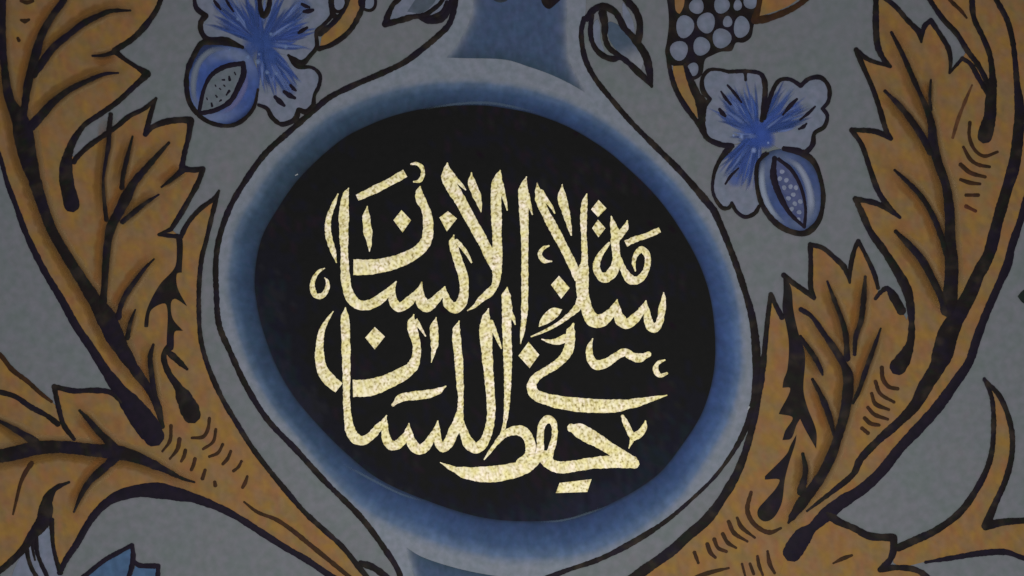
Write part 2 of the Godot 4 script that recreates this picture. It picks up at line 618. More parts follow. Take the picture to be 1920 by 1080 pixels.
func build_letters(t: Node3D):
	# upper left word
	letter(t, ["654,353:3 649,364:12 646,385:18 645,410:21 645,440:19 646,470:17 647,505:18 650,535:20 658,558:22 672,571:21 690,572:21 708,564:20 724,551:18 735,540:14 743,528:4",
		"741,530:4 736,548:14 738,566:20 748,576:20 760,571:20 774,558:18 784,546:12 791,530:4", "791,529:4 788,550:16 792,568:24 800,575:22 814,565:20 825,553:17 831,545:12 834,538:5",
		"834,538:5 836,556:14 842,571:22 853,577:24 864,570:22 870,550:19 869,520:19 861,495:20 853,470:19 848,455:15 851,441:4", "856,452:10 870,468:10 878,480:8 884,492:5"])
	letter(t, ["634,364:4 625,386:10 617,408:12 615,429:14 618,449:14 625,471:12 631,492:4"])
	letter(t, ["663,501:31 690,501:31 715,498:29 740,492:27 765,482:25 787,468:24 800,450:22 803,425:21 801,402:19 796,388:19 788,372:20 786,360:16 788,350:4"], "letter", "a")
	letter(t, ["670,371:15 700,357:17 730,342:17 760,325:18"], "vowel_stroke", "ab")
	letter(t, ["771,308:5 781,307:8 791,314:10 793,327:10 787,339:9 776,341:5"], "vowel_mark")
	letter(t, ["689,387:3 687,406:17 690,435:18 693,458:11 693,471:3"], "vowel_mark")
	gold_shape(t, "753,394! 771,413! 755,436! 738,413!", "dot")
	gold_shape(t, "840,396! 857,410! 838,434! 824,408!", "dot")
	# the tall pair of strokes in the middle
	letter(t, ["839,306:4 838,318:16 838,332:24 848,352:24 862,374:24 876,400:23 890,425:22 905,452:22 918,478:23 927,500:18", "842,322:14 856,338:10 867,349:8 873,356:4",
		"938,320:4 935,330:14 932,345:24 930,375:22 931,410:21 932,447:20 933,480:20 932,503:21 931,522:17 927,537:15 916,550:17 901,562:15 890,574:9 877,582:4", "938,345:14 944,366:10 948,380:8 951,394:4"])
	letter(t, ["884,324:4 885,344:18 893,364:18 899,383:13 902,397:4"], "vowel_mark")
	letter(t, ["987,332:4 983,345:14 981,360:21 982,392:19 983,420:18 984,457:16 984,490:15 984,526:15 984,553:15 983,590:14 980,618:11 976,644:4", "988,365:12 993,385:9 998,402:4"])
	# upper right word
	letter(t, ["1007,344:4 1009,360:14 1012,376:18 1024,402:19 1039,430:19 1056,462:19 1072,494:19 1084,520:20", "1014,360:12 1026,378:10 1034,388:8 1040,400:4",
		"1100,364:4 1096,380:14 1094,413:15 1095,450:13 1096,487:14 1092,518:26 1092,547:25 1095,565:23", "1092,560:22 1082,577:16 1066,592:12 1046,607:9 1020,621:7 996,631:4",
		"1095,555:22 1101,582:24 1112,600:27 1127,601:27 1142,590:21 1151,577:15 1157,562:4", "1157,563:4 1158,585:18 1165,602:23 1176,607:21 1190,597:21 1202,583:15 1211,564:4",
		"1211,565:4 1213,590:16 1218,609:20 1226,616:20 1236,605:16 1241,580:15 1244,560:11 1244,549:4"])
	letter(t, ["1054,346:3 1054,372:19 1061,398:16 1067,423:11 1071,441:4"], "vowel_mark")
	letter(t, ["1146,406:4 1149,420:13 1153,436:18 1153,455:18 1155,475:16 1154,497:18 1146,513:21 1133,521:21 1122,513:16 1118,498:15 1124,480:13 1134,466:10 1142,456:7",
		"1176,414:4 1172,428:14 1162,440:16 1155,452:14", "1155,470:10 1162,490:13 1170,508:15 1182,524:21 1196,525:17 1208,513:14 1214,495:13 1213,478:14 1203,468:14 1193,476:12 1188,492:9 1191,508:4"])
	letter(t, ["1173,457:13 1190,449:13 1212,442:13 1237,431:13"], "vowel_stroke", "ab")
	gold_shape(t, "1122,375! 1137,391! 1121,407! 1108,393!", "dot")
	gold_shape(t, "1121,412! 1135,428! 1122,445! 1110,428!", "dot")
	letter(t, ["1029,461:5 1018,466:9 1012,477:11 1020,489:10 1034,490:5"], "vowel_mark")
	gold_shape(t, "1048,517! 1068,540! 1052,560! 1033,534!", "dot")
	# the sweeping letter below it
	gold_shape(t, "1010,613! 1013,600 1024,585 1037,577 1054,580! 1046,593 1028,606", "letter")
	letter(t, ["1075,607:6 1070,622:19 1069,640:20 1066,655:20 1058,669:19 1042,684:17 1024,695:16 1006,707:18 997,722:20 1002,738:22 1024,748:24 1055,755:27 1100,760:29 1150,761:26 1192,755:18 1229,746:10 1250,741:4",
		"1016,636:4 1030,640:9 1045,640:15 1060,634:18"])
	gold_shape(t, "991,641! 1011,665! 993,690! 972,667!", "dot")
	letter(t, ["1111,635:4 1105,652:13 1107,672:17 1118,684:21 1137,680:19 1155,668:17 1172,660:16 1183,667:17 1198,671:19 1216,664:12"], "vowel_mark")
	letter(t, ["1246,675:5 1233,681:10 1229,693:13 1237,704:11 1250,700:7"], "vowel_mark")
	letter(t, ["609,503:3 598,509:8 589,522:10 586,538:12 592,554:13 605,554:13 614,540:11 614,527:8 609,521:3"], "vowel_mark")
	# lower left word
	letter(t, ["625,584:3 614,600:9 604,620:14 600,644:17 600,672:19 606,696:23 620,714:25 636,727:24"], "letter", "b")
	letter(t, ["662,728:34 690,727:34 715,720:31 740,709:29 760,698:27 774,686:23 781,666:18 781,644:17 776,626:20 772,607:19 776,590:4", "778,600:12 788,614:9 798,630:4"], "letter", "a")
	gold_shape(t, "703,613! 722,631! 703,655! 685,633!", "dot")
	letter(t, ["648,577:4 647,594:17 648,616:19 649,653:19 650,700:16 650,746:15 651,765:15 653,785:18 657,806:20 666,821:22 680,826:20 696,817:18 711,800:16 719,790:10 725,779:4",
		"724,780:4 722,800:14 724,820:18 731,833:20 742,835:20 754,826:19 763,811:13 767,794:4", "767,794:4 768,818:18 776,836:23 787,843:20 799,836:21 809,821:16 817,806:11 821,789:4",
		"861,602:4 856,618:16 857,645:18 860,672:17 862,708:16 864,745:13 863,768:14 859,790:20 850,810:22 841,830:22 831,839:19 822,829:17 821,808:11 821,789:4",
		"916,579:4 911,598:18 911,620:27 912,645:24 914,672:22 917,708:20 920,745:18 921,775:18 917,803:18 907,829:20 893,840:22 880,832:23 871,814:19 865,790:12", "920,605:14 930,628:11 936,643:8 940,653:4"])
	letter(t, ["951,539:4 949,556:20 951,580:22 950,605:19 951,640:19 952,672:18 952,708:16 951,745:14 949,775:11 945,800:8 940,815:8", "955,583:12 962,596:9 966,608:4"])
	letter(t, ["737,759:8 752,746:17 775,742:18 800,739:18 822,733:14 836,724:4"], "vowel_stroke")
	letter(t, ["818,595:3 814,614:17 815,643:16 812,664:9 809,679:3"], "vowel_mark")
	# bottom word
	letter(t, ["908,861:4 922,842:9 936,824:12 948,813:15 965,807:19 980,809:22 990,820:22 995,838:21 991,855:20 976,868:20", "826,867:3 848,878:12 872,886:23 900,889:31 930,888:33 958,883:31 984,876:26 1002,864:22 1012,846:17 1013,818:15 1016,797:16 1026,786:17 1036,790:16 1040,804:13 1039,822:13 1034,840:15 1028,856:18",
		"1020,856:26 1032,870:24 1050,876:24 1080,873:24 1110,868:24 1140,866:25 1165,866:24 1190,869:20", "1071,802:18 1086,807:30 1104,817:30 1124,828:26 1144,841:25 1164,853:23 1188,862:16"])
	gold_shape(t, "1042,924! 1049,905! 1109,898! 1101,922!", "vowel_stroke")
	letter(t, ["1167,780:8 1173,793:13 1180,808:14 1185,822:11 1179,840:3", "1210,789:4 1208,800:12 1200,812:16 1187,820:15"], "vowel_mark")


# ---------- painted foliage ----------

func remember(texts: Array):
	for text in texts:
		for s in smooth_run(read_path(text), 9.0):
			shade_points.append(s[0])


# soft brush shading beside the veins, warm on one side and pale on the other
func shading(parent: Node3D, texts: Array, z: float):
	var st := starts()
	for text in texts:
		var s := smooth_run(read_path(text), 8.0)
		if s.size() < 5:
			continue
		var warm := []
		var pale := []
		for i in s.size():
			var d: Vector2 = (s[mini(i + 1, s.size() - 1)][0] - s[maxi(i - 1, 0)][0]).normalized()
			var side := Vector2(-d.y, d.x)
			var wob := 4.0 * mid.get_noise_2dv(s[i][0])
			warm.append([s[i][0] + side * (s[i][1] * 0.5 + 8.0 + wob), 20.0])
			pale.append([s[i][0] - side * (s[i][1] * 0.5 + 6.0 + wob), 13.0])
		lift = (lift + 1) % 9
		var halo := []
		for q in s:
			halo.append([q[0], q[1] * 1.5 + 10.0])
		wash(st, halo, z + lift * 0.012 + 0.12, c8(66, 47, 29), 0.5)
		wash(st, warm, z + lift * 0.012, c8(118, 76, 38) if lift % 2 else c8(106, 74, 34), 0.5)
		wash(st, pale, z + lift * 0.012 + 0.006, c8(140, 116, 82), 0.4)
	var o := commit("shading", st, mat_wash, parent)
	o.set_meta("kind", "stuff")


func marks(called: String, texts: Array, z: float, color: Callable, parent: Node3D, width := 7.0):
	for text in texts:
		line_part(called, text, z, color, parent, width)


func build_left_scroll():
	var t := thing("acanthus_scroll", "ochre acanthus scroll with dark veins climbing left of the medallion", "painted ornament", Vector2(220, 560), "acanthus scrolls beside the medallion")
	var veins := ["5,-90:16 4,-20:16 4,60:14 8,120:13 18,185:16 38,225:30 44,250:36 53,295:32 67,343:22 82,390:18 98,432:18 123,476:18 148,516:20 176,560:24 200,597:36 215,630:34 232,660:26 256,697:18 280,730:15 295,760:14 305,800:8",
		"135,-40:12 120,0:12 100,28:12 79,65:13 67,104:17 53,157:14 47,197:12 42,228:14", "245,20:3 208,21:8 185,30:10 157,44:11 130,65:11 100,90:12 76,123:14 64,142:10", "174,105:4 195,104:6 214,98:8",
		"222,137:3 197,139:6 162,153:8 130,169:10 100,192:13 81,213:16 60,236:18"]
	var veins2 := ["208,215:8 205,245:10 204,270:8 199,300:6 194,337:4 196,377:6 200,412:8", "317,268:5 296,291:9 273,317:11 252,342:14 236,372:20 222,400:18 209,425:16 202,458:13 198,504:13 196,539:11 192,575:14",
		"249,256:3 240,291:7 231,330:8 229,352:9", "344,318:11 324,335:7 303,351:3", "298,365:3 273,381:7 249,400:9 230,416:9", "289,486:3 273,502:6 254,527:8 236,553:9 226,576:9 222,595:11", "254,581:3 245,604:6 239,634:8",
		"288,646:4 282,669:9 285,704:9 290,739:10 297,764:8"]
	var low_veins := ["-70,860:24 0,855:24 35,848:26 69,840:24 116,838:22 174,844:22 220,848:26 255,857:20 286,870:16 314,883:10 342,897:6 365,904:3", "150,770:5 168,789:9 185,809:11 215,838:14", "-60,768:5 0,790:6 35,809:11 66,828:15",
		"220,855:16 197,876:15 169,902:11 153,927:8 139,960:3"]
	shade_points = PackedVector2Array()
	remember(veins + veins2 + low_veins)
	var top_edge := "316,-70:9 299,7:9 278,42:10 250,72:11 215,95:10! 231,109:7 255,125:7 277,139:12! 250,164:9 222,190:9 190,213:9 157,236:9 139,262:10"
	var second_edge := "139,304:9 143,297:9 167,274:9 197,253:9 220,237:9 243,218:8 271,204:8 293,185:5! 284,210:9 273,252:9! 284,240:9 310,229:11 342,225:11 358,226:12! 354,256:9 347,284:9 341,316:10! 362,319:10 381,317:9! 372,342:9 356,372:9 340,400:9 321,430:8! 298,440:4"
	var third_edge := "298,440:5 318,442:7 340,444:8! 347,428:8 358,411:8 377,391:8 402,372:7 411,358:4! 402,388:8 393,425:8 386,455:8 379,481:8 374,527:8 373,574:8 376,631:8 386,674:9 402,716:9 421,755:9 442,790:9 472,838:9 506,883:9 539,923:9 571,960:9 608,994:9 641,1024:9 668,1057:9 700,1100:9 716,1150:9"
	var outer := "-70,110:7 0,293:7 14,343:8 30,385:9 46,430:10 65,472:11 88,516:11 116,562:13 143,611:14 171,652:15 197,693:17 222,728:24 245,757:36 266,785:44 283,808:44 289,818:38"
	var under := "112,1074:9 125,1048:10 144,1020:11 160,991:12 176,967:13 197,945:15 222,930:19 262,920:24 299,920:29 330,926:24 365,934:17 414,953:13 448,971:12 495,1001:12 536,1027:11 576,1050:11 617,1078:11 680,1120:11"
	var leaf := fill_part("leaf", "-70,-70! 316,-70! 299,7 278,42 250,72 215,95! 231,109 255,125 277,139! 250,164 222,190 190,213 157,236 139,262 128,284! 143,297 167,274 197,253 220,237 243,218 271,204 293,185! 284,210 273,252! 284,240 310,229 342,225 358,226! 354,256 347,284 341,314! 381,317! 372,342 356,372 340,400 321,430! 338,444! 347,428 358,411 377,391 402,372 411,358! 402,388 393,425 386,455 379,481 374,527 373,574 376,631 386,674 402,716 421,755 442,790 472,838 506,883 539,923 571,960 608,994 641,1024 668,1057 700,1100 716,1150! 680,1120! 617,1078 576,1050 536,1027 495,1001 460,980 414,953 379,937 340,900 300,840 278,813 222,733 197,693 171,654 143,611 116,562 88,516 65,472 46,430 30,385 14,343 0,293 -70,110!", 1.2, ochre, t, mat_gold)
	for e in [top_edge, second_edge, third_edge]:
		line_part("outline", e, 2.0, ink, leaf, 9.0)
	line_part("outline", outer, 2.0, navy_ink, leaf, 9.0)
	marks("vein", veins + veins2, 2.0, ink, leaf)
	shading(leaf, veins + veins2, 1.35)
	# the dark hollows between the lobes
	line_part("hollow", "157,236:9 139,262:12 128,290:16 124,316:24 126,345:26 132,370:28 135,384:28", 2.1, ink, leaf)
	var st := starts()
	fill(st, outline_of("330,440! 342,446 341,511! 332,513 333,539 351,574! 328,560 321,567 324,597 343,620! 328,622 325,655 314,657 312,571 284,581 278,613! 271,613 277,578 300,534 328,502 332,470"), 2.1, ink, 10.0)
	commit("hollow", st, mat_line, leaf)
	st = starts()
	stroke(st, "318,650:12 309,660:9 308,676:10 318,702:11 332,722:14 345,745:28 356,768:36 360,778:32", 2.1, ink)
	stroke(st, "312,658:8 325,668:11 338,680:11 351,692:5", 2.1, ink)
	commit("hollow", st, mat_line, leaf)
	marks("tick", ["393,784:5 390,805:6 381,819:6 360,821:4", "405,805:5 400,828:6 381,842:4", "418,833:5 409,849:6 393,856:5", "433,846:5 427,860:6 418,870:5", "453,865:5 447,876:6 438,883:5", "464,893:4 460,905:6 455,914:5",
		"337,823:7 333,842:7 319,860:4", "348,844:6 345,856:6 340,865:4"], 1.9, brown_ink, leaf)
	marks("tick", ["321,798:6 319,826:6 305,846:4", "366,860:6 363,872:7 359,881:5", "385,881:5 380,897:7", "403,904:6 404,910:7", "40,2:5 51,5:7 62,2:5", "40,38:4 47,40:8 55,37:4", "34,72:5 36,76:6"], 1.9, brown_ink, leaf)
	line_part("vein", "458,941:3 483,960:6 518,974:7 548,994:8 580,1020:8 617,1050:8 645,1073:8 690,1110:8", 2.0, brown_ink, leaf)
	line_part("vein", "676,1056:10 698,1063:12 722,1080:12 740,1100:12", 2.0, ink, leaf)
	# the low leaf that turns away to the left
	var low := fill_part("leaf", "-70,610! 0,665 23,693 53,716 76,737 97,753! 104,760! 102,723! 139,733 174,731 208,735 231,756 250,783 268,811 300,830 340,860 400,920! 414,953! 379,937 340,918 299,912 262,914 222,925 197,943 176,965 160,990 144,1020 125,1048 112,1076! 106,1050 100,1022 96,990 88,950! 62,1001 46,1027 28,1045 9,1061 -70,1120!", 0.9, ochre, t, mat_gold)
	line_part("outline", "-70,612:7 0,665:7 23,693:8 53,716:8 76,737:7 97,753:5", 2.0, brown_ink, low)
	line_part("outline", "-60,722:9 0,735:9 30,744:9 58,763:9 88,779:9 109,795:10", 2.0, ink, low)
	line_part("outline", "139,823:7 120,797:9 110,763:9 102,725:9! 139,733:9 174,732:9 208,736:9 231,756:10 250,783:11 266,811:12", 2.0, ink, low)
	line_part("outline", under, 2.05, navy_ink, low)
	line_part("outline", "-60,1110:10 0,1070:10 28,1046:11 46,1027:14 62,1003:18 81,978:26 86,958:26 90,936:18 104,916:10 130,904:4", 2.05, ink, low)
	line_part("outline", "97,975:10 98,995:8 100,1022:6 106,1050:7 114,1074:9", 2.0, ink, low)
	marks("vein", low_veins, 2.0, ink, low)
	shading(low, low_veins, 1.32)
	line_part("vein", "60,868:8 48,886:7 39,906:6 32,934:5 25,964:3", 1.9, brown_ink, low)


func build_right_scroll():
	var t := thing("acanthus_scroll", "ochre acanthus scroll with a thin tendril climbing right of the medallion", "painted ornament", Vector2(1640, 560), "acanthus scrolls beside the medallion")
	var veins := ["1671,61:5 1692,102:9 1710,143:9 1728,183:8 1740,211:10 1747,237:13 1749,266:17 1758,304:16 1773,347:15 1780,398:18 1781,449:20 1784,499:24 1782,541:26 1778,580:30", "1745,150:3 1743,183:5 1745,206:6",
		"1659,171:6 1684,196:9 1707,224:11 1728,255:12 1745,285:14", "1677,319:4 1702,342:8 1728,370:9 1748,403:9 1763,439:10 1775,476:12", "1679,434:7 1702,457:11 1728,487:13 1750,527:12 1764,557:12 1773,582:16"]
	var veins2 := ["1551,528:4 1565,565:7 1579,602:9 1586,632:10 1588,672:12", "1622,519:5 1619,560:10 1614,602:9 1604,632:8 1602,664:7", "1501,580:8 1521,593:7 1544,625:10 1565,655:11 1581,682:13 1590,706:18 1589,739:20 1583,776:18 1574,808:16 1562,846:17 1542,888:18 1522,918:20 1501,946:20 1487,966:14 1478,980:4",
		"1651,616:3 1638,653:8 1622,697:9 1611,730:8 1599,755:6", "1500,632:8 1525,667:9 1539,693:8 1542,703:3", "1523,711:5 1537,737:9 1550,767:11 1560,799:9 1563,815:5", "1505,851:6 1510,883:10 1501,923:13"]
	shade_points = PackedVector2Array()
	remember(veins + veins2)
	var edge_a := "1640,-70:10 1642,0:10 1642,51:11 1646,89:11 1659,115:10 1669,125:6! 1628,112:7 1605,94:9! 1618,125:8 1636,166:8 1649,204:9 1661,244:9 1670,260:8! 1641,247:9 1596,244:8! 1615,271:8 1631,317:9 1646,358:10 1666,388:9 1687,408:5! 1646,383:9 1603,373:9! 1613,393:11 1632,435:12 1655,467:13 1680,506:15 1699,541:18 1706,569:14 1709,610:11 1707,640:14 1701,658:20 1691,677:28 1683,688:30"
	var edge_b := "1645,-14:8! 1679,13:9 1699,36:9 1722,59:10! 1727,79:4! 1733,50:8 1745,39:9! 1763,66:8 1778,92:8 1782,115:8 1780,137:4! 1804,110:7! 1819,120:8 1834,146:8 1852,176:10"
	var edge_c := "1445,552:8! 1454,572:8 1466,595:10"
	var edge_d := "1526,560:6! 1509,546:9 1486,530:9 1469,516:9"
	var edge_e := "1526,558:8 1520,540:9 1520,498:9 1519,459:9! 1542,465:8 1565,484:9 1583,502:9 1593,530:4! 1595,498:8 1602,468:8 1609,452:7! 1623,479:7 1639,514:8 1646,540:7"
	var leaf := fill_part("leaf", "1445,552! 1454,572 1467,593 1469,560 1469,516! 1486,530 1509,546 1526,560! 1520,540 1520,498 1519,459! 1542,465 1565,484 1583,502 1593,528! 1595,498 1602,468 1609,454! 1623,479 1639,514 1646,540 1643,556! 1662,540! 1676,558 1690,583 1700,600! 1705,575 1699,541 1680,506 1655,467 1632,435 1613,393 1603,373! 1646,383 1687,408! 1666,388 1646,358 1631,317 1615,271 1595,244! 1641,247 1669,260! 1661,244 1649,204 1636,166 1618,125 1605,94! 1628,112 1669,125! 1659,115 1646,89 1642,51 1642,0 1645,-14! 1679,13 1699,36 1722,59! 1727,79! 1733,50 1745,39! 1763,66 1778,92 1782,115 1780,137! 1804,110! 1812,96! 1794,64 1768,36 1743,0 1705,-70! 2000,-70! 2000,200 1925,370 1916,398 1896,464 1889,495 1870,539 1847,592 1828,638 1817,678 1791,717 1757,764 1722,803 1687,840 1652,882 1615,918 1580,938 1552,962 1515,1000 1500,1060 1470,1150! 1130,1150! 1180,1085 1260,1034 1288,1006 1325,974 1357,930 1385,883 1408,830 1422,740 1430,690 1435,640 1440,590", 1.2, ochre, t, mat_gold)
	for e in [edge_a, edge_b, edge_c, edge_d, edge_e]:
		line_part("outline", e, 2.0, ink, leaf, 9.0)
	line_part("outline", "1641,560:6 1650,549:8 1663,541:10 1676,558:16 1690,583:16", 2.0, ink, leaf)
	line_part("outline", "1445,552:7 1440,590:8 1435,640:9 1430,690:11 1422,740:12 1408,810:12 1385,880:14 1357,930:16 1325,974:18 1288,1006:18 1260,1032:18 1190,1082:18 1130,1130:18", 2.0, ink, leaf)
	line_part("outline", "1990,210:12 1925,370:12 1914,410:12 1896,464:14 1889,495:16 1870,539:14 1847,592:14 1830,638:16 1817,678:16 1791,717:18 1757,764:20 1722,803:20 1687,840:18 1652,884:19 1615,918:20 1580,940:23 1552,962:26 1524,988:18 1505,1006:32 1490,1028:36 1485,1036:34", 2.05, navy_ink, leaf)
	line_part("outline", "1705,-60:8 1743,0:8 1768,36:9 1794,64:9 1814,96:10 1832,120:9 1848,150:9 1856,178:14", 2.0, ink, leaf)
	line_part("vein", "1765,-30:5 1781,0:7 1801,20:6 1812,34:3", 2.0, brown_ink, leaf)
	line_part("hollow", "1822,-60:11 1822,0:10 1826,35:9 1842,69:9 1855,102:10 1860,137:11 1860,165:16 1857,191:21 1856,216:22 1849,244:26 1846,256:26", 2.1, ink, leaf)
	line_part("vein", "1845,-50:9 1868,0:9 1888,38:10 1898,76:9 1903,115:9 1906,153:11 1911,204:18 1908,258:20 1901,309:22 1885,363:20 1869,419:21 1854,476:22 1833,516:24 1817,553:26 1796,590:30 1777,627:38 1768,660:38 1756,690:28 1736,722:26 1715,760:20 1680,796:16 1648,824:14 1613,861:13 1600,888:11 1565,918:9 1535,941:7 1513,958:4", 2.0, ink, leaf)
	marks("vein", veins + veins2, 2.0, ink, leaf)
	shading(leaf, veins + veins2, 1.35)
	line_part("vein", "1822,160:3 1808,193:6 1796,224:6 1786,258:5", 1.8, func(_p): return c8(92, 60, 34), leaf)
	var st := starts()
	fill(st, outline_of("1468,512! 1483,540 1487,580 1496,622 1509,665 1506,730 1513,762 1530,808 1530,841! 1509,804 1500,785! 1493,797 1483,822 1467,825! 1472,808 1486,783 1460,776! 1463,769 1479,739 1481,727 1467,727! 1469,713 1476,693 1479,646 1474,610 1467,580 1469,545"), 2.1, ink, 10.0)
	commit("hollow", st, mat_line, leaf)
	st = starts()
	fill(st, outline_of("1493,815! 1482,835 1475,851 1434,893! 1434,899! 1461,899 1455,915 1435,938 1421,955 1421,968 1431,977 1444,975 1456,963 1466,940 1471,900 1479,868 1491,830"), 2.1, ink, 10.0)
	commit("hollow", st, mat_line, leaf)
	marks("tick", ["1818,230:6 1817,256:6 1827,281:6 1845,293:6 1870,285:4", "1806,276:5 1819,299:7 1834,309:7 1855,313:5", "1801,309:8 1819,324:8 1847,332:5", "1801,337:6 1819,343:7 1837,345:5", "1811,366:6 1834,366:6",
		"1653,689:7 1655,710:8 1666,725:8 1683,729:6", "1641,715:6 1650,738:7 1676,754:5", "1634,738:6 1641,757:8 1666,768:5", "1627,764:6 1639,777:7 1664,786:5", "1621,784:7 1632,794:7 1648,797:5", "1616,803:7 1627,812:7",
		"1408,923:6 1401,955:8 1410,978:8 1429,994:8 1445,998:8 1464,990:4", "1382,971:5 1390,988:7 1415,1008:4", "1366,978:7 1376,999:8 1401,1015:4", "1355,1001:7 1364,1017:7 1380,1027:4", "1339,1011:7 1346,1027:7 1362,1034:5",
		"1326,1020:7 1332,1036:7 1341,1045:5", "1302,1036:7 1309,1055:5", "1439,1034:5 1443,1057:7 1452,1074:5", "1420,1043:5 1423,1060:6 1430,1078:4", "1406,1057:5 1413,1076:5", "1391,1057:4 1397,1080:4"], 1.9, brown_ink, leaf)
	line_part("tick", "1811,387:7 1829,396:5", 1.9, func(_p): return c8(74, 42, 26), leaf)
	line_part("vein", "1290,1088:6 1313,1079:7 1339,1071:7 1366,1065:4", 1.9, brown_ink, leaf)
	# the low leaf at the foot and the tendril
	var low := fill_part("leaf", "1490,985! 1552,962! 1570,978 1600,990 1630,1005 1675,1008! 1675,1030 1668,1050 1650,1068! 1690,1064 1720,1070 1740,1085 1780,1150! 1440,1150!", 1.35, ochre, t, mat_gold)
	line_part("outline", "1556,966:18 1570,977:12 1600,990:12 1630,1005:13 1675,1008:13! 1675,1030:12 1668,1050:11 1650,1068:10! 1678,1064:10 1715,1068:10 1740,1084:10 1770,1130:10", 2.1, ink, low)
	line_part("vein", "1597,1041:4 1580,1047:7 1562,1056:3", 1.9, brown_ink, low)
	var tendril := fill_part("tendril", "1845,710! 1875,745 1895,800 1897,850 1885,900 1865,945 1845,988! 1880,980 1920,976 2000,970! 2000,1062! 1915,1043 1885,1033 1840,1035 1790,1043 1740,1052 1690,1062 1675,1055! 1676,1030 1705,1015 1755,990 1800,960 1835,910 1855,865 1862,820 1860,750", 1.1, ochre, t, mat_gold)
	line_part("outline", "1845,710:5 1860,750:8 1862,820:9 1855,865:10 1835,910:11 1800,960:12 1755,994:12 1715,1013:14 1684,1027:13", 2.0, ink, tendril)
	line_part("outline", "1845,712:6 1875,745:9 1895,800:9 1897,850:9 1885,900:11 1865,945:12 1848,986:16! 1880,979:12 1920,976:11 2000,970:10", 2.0, ink, tendril)
	line_part("outline", "1735,1054:5 1790,1045:9 1840,1037:11 1885,1035:10 1915,1045:9 2000,1070:9", 2.0, navy_ink, tendril)


# ---------- flowers with an open fruit ----------

func fan(st: SurfaceTool, centre: Vector2, towards: Vector2, count: int, spread: float, z: float):
	var reach := centre.distance_to(towards)
	var a := (towards - centre).angle()
	for i in count:
		var turn := a + rng.randf_range(-spread, spread)
		var far := reach * rng.randf_range(0.55, 1.0)
		var from := rng.randf_range(-0.1, 0.35) * reach
		var side := Vector2.from_angle(turn)
		var bend := side.orthogonal() * rng.randf_range(-5.0, 5.0)
		var s := []
		for k in 9:
			var f := k / 8.0
			s.append([centre + side * lerpf(from, far, f) + bend * sin(f * PI), lerpf(9.0, 4.0, f) * rng.randf_range(0.8, 1.2)])
		var tone := c8(60, 82, 146).lerp(c8(46, 62, 106), rng.randf()) if rng.randf() < 0.8 else c8(92, 110, 156)
		wash(st, s, z + i * 0.004, tone, rng.randf_range(0.45, 0.9))


func soft_spot(st: SurfaceTool, p: Vector2, r: float, z: float, c: Color, strength: float):
	wash(st, [[p - Vector2(r, 0), r * 1.2], [p - Vector2(r * 0.5, 0), r * 1.9], [p - Vector2(r * 0.2, 0), r * 2.0], [p + Vector2(r * 0.2, 0), r * 2.0], [p + Vector2(r * 0.5, 0), r * 1.9], [p + Vector2(r, 0), r * 1.2]], z, c, strength)


func fruit_colour(p: Vector2, centre: Vector2, axis: Vector2, half_long: float, half_wide: float) -> Color:
	var q := p - centre
	var u := q.dot(axis) / half_long
	var v := q.dot(axis.orthogonal()) / half_wide
	var r := sqrt(u * u + v * v)
	var c := c8(50, 67, 116).lerp(c8(58, 80, 140), mid.get_noise_2dv(p) * 0.5 + 0.5)
	c = c.lerp(c8(108, 118, 138), smoothstep(0.25, 0.05, absf(r - 0.78)) * (0.32 + 0.3 * sin(atan2(v, u) * 2.0 + 1.0)))
	return c.lerp(c8(34, 46, 74), smoothstep(0.88, 1.05, r))


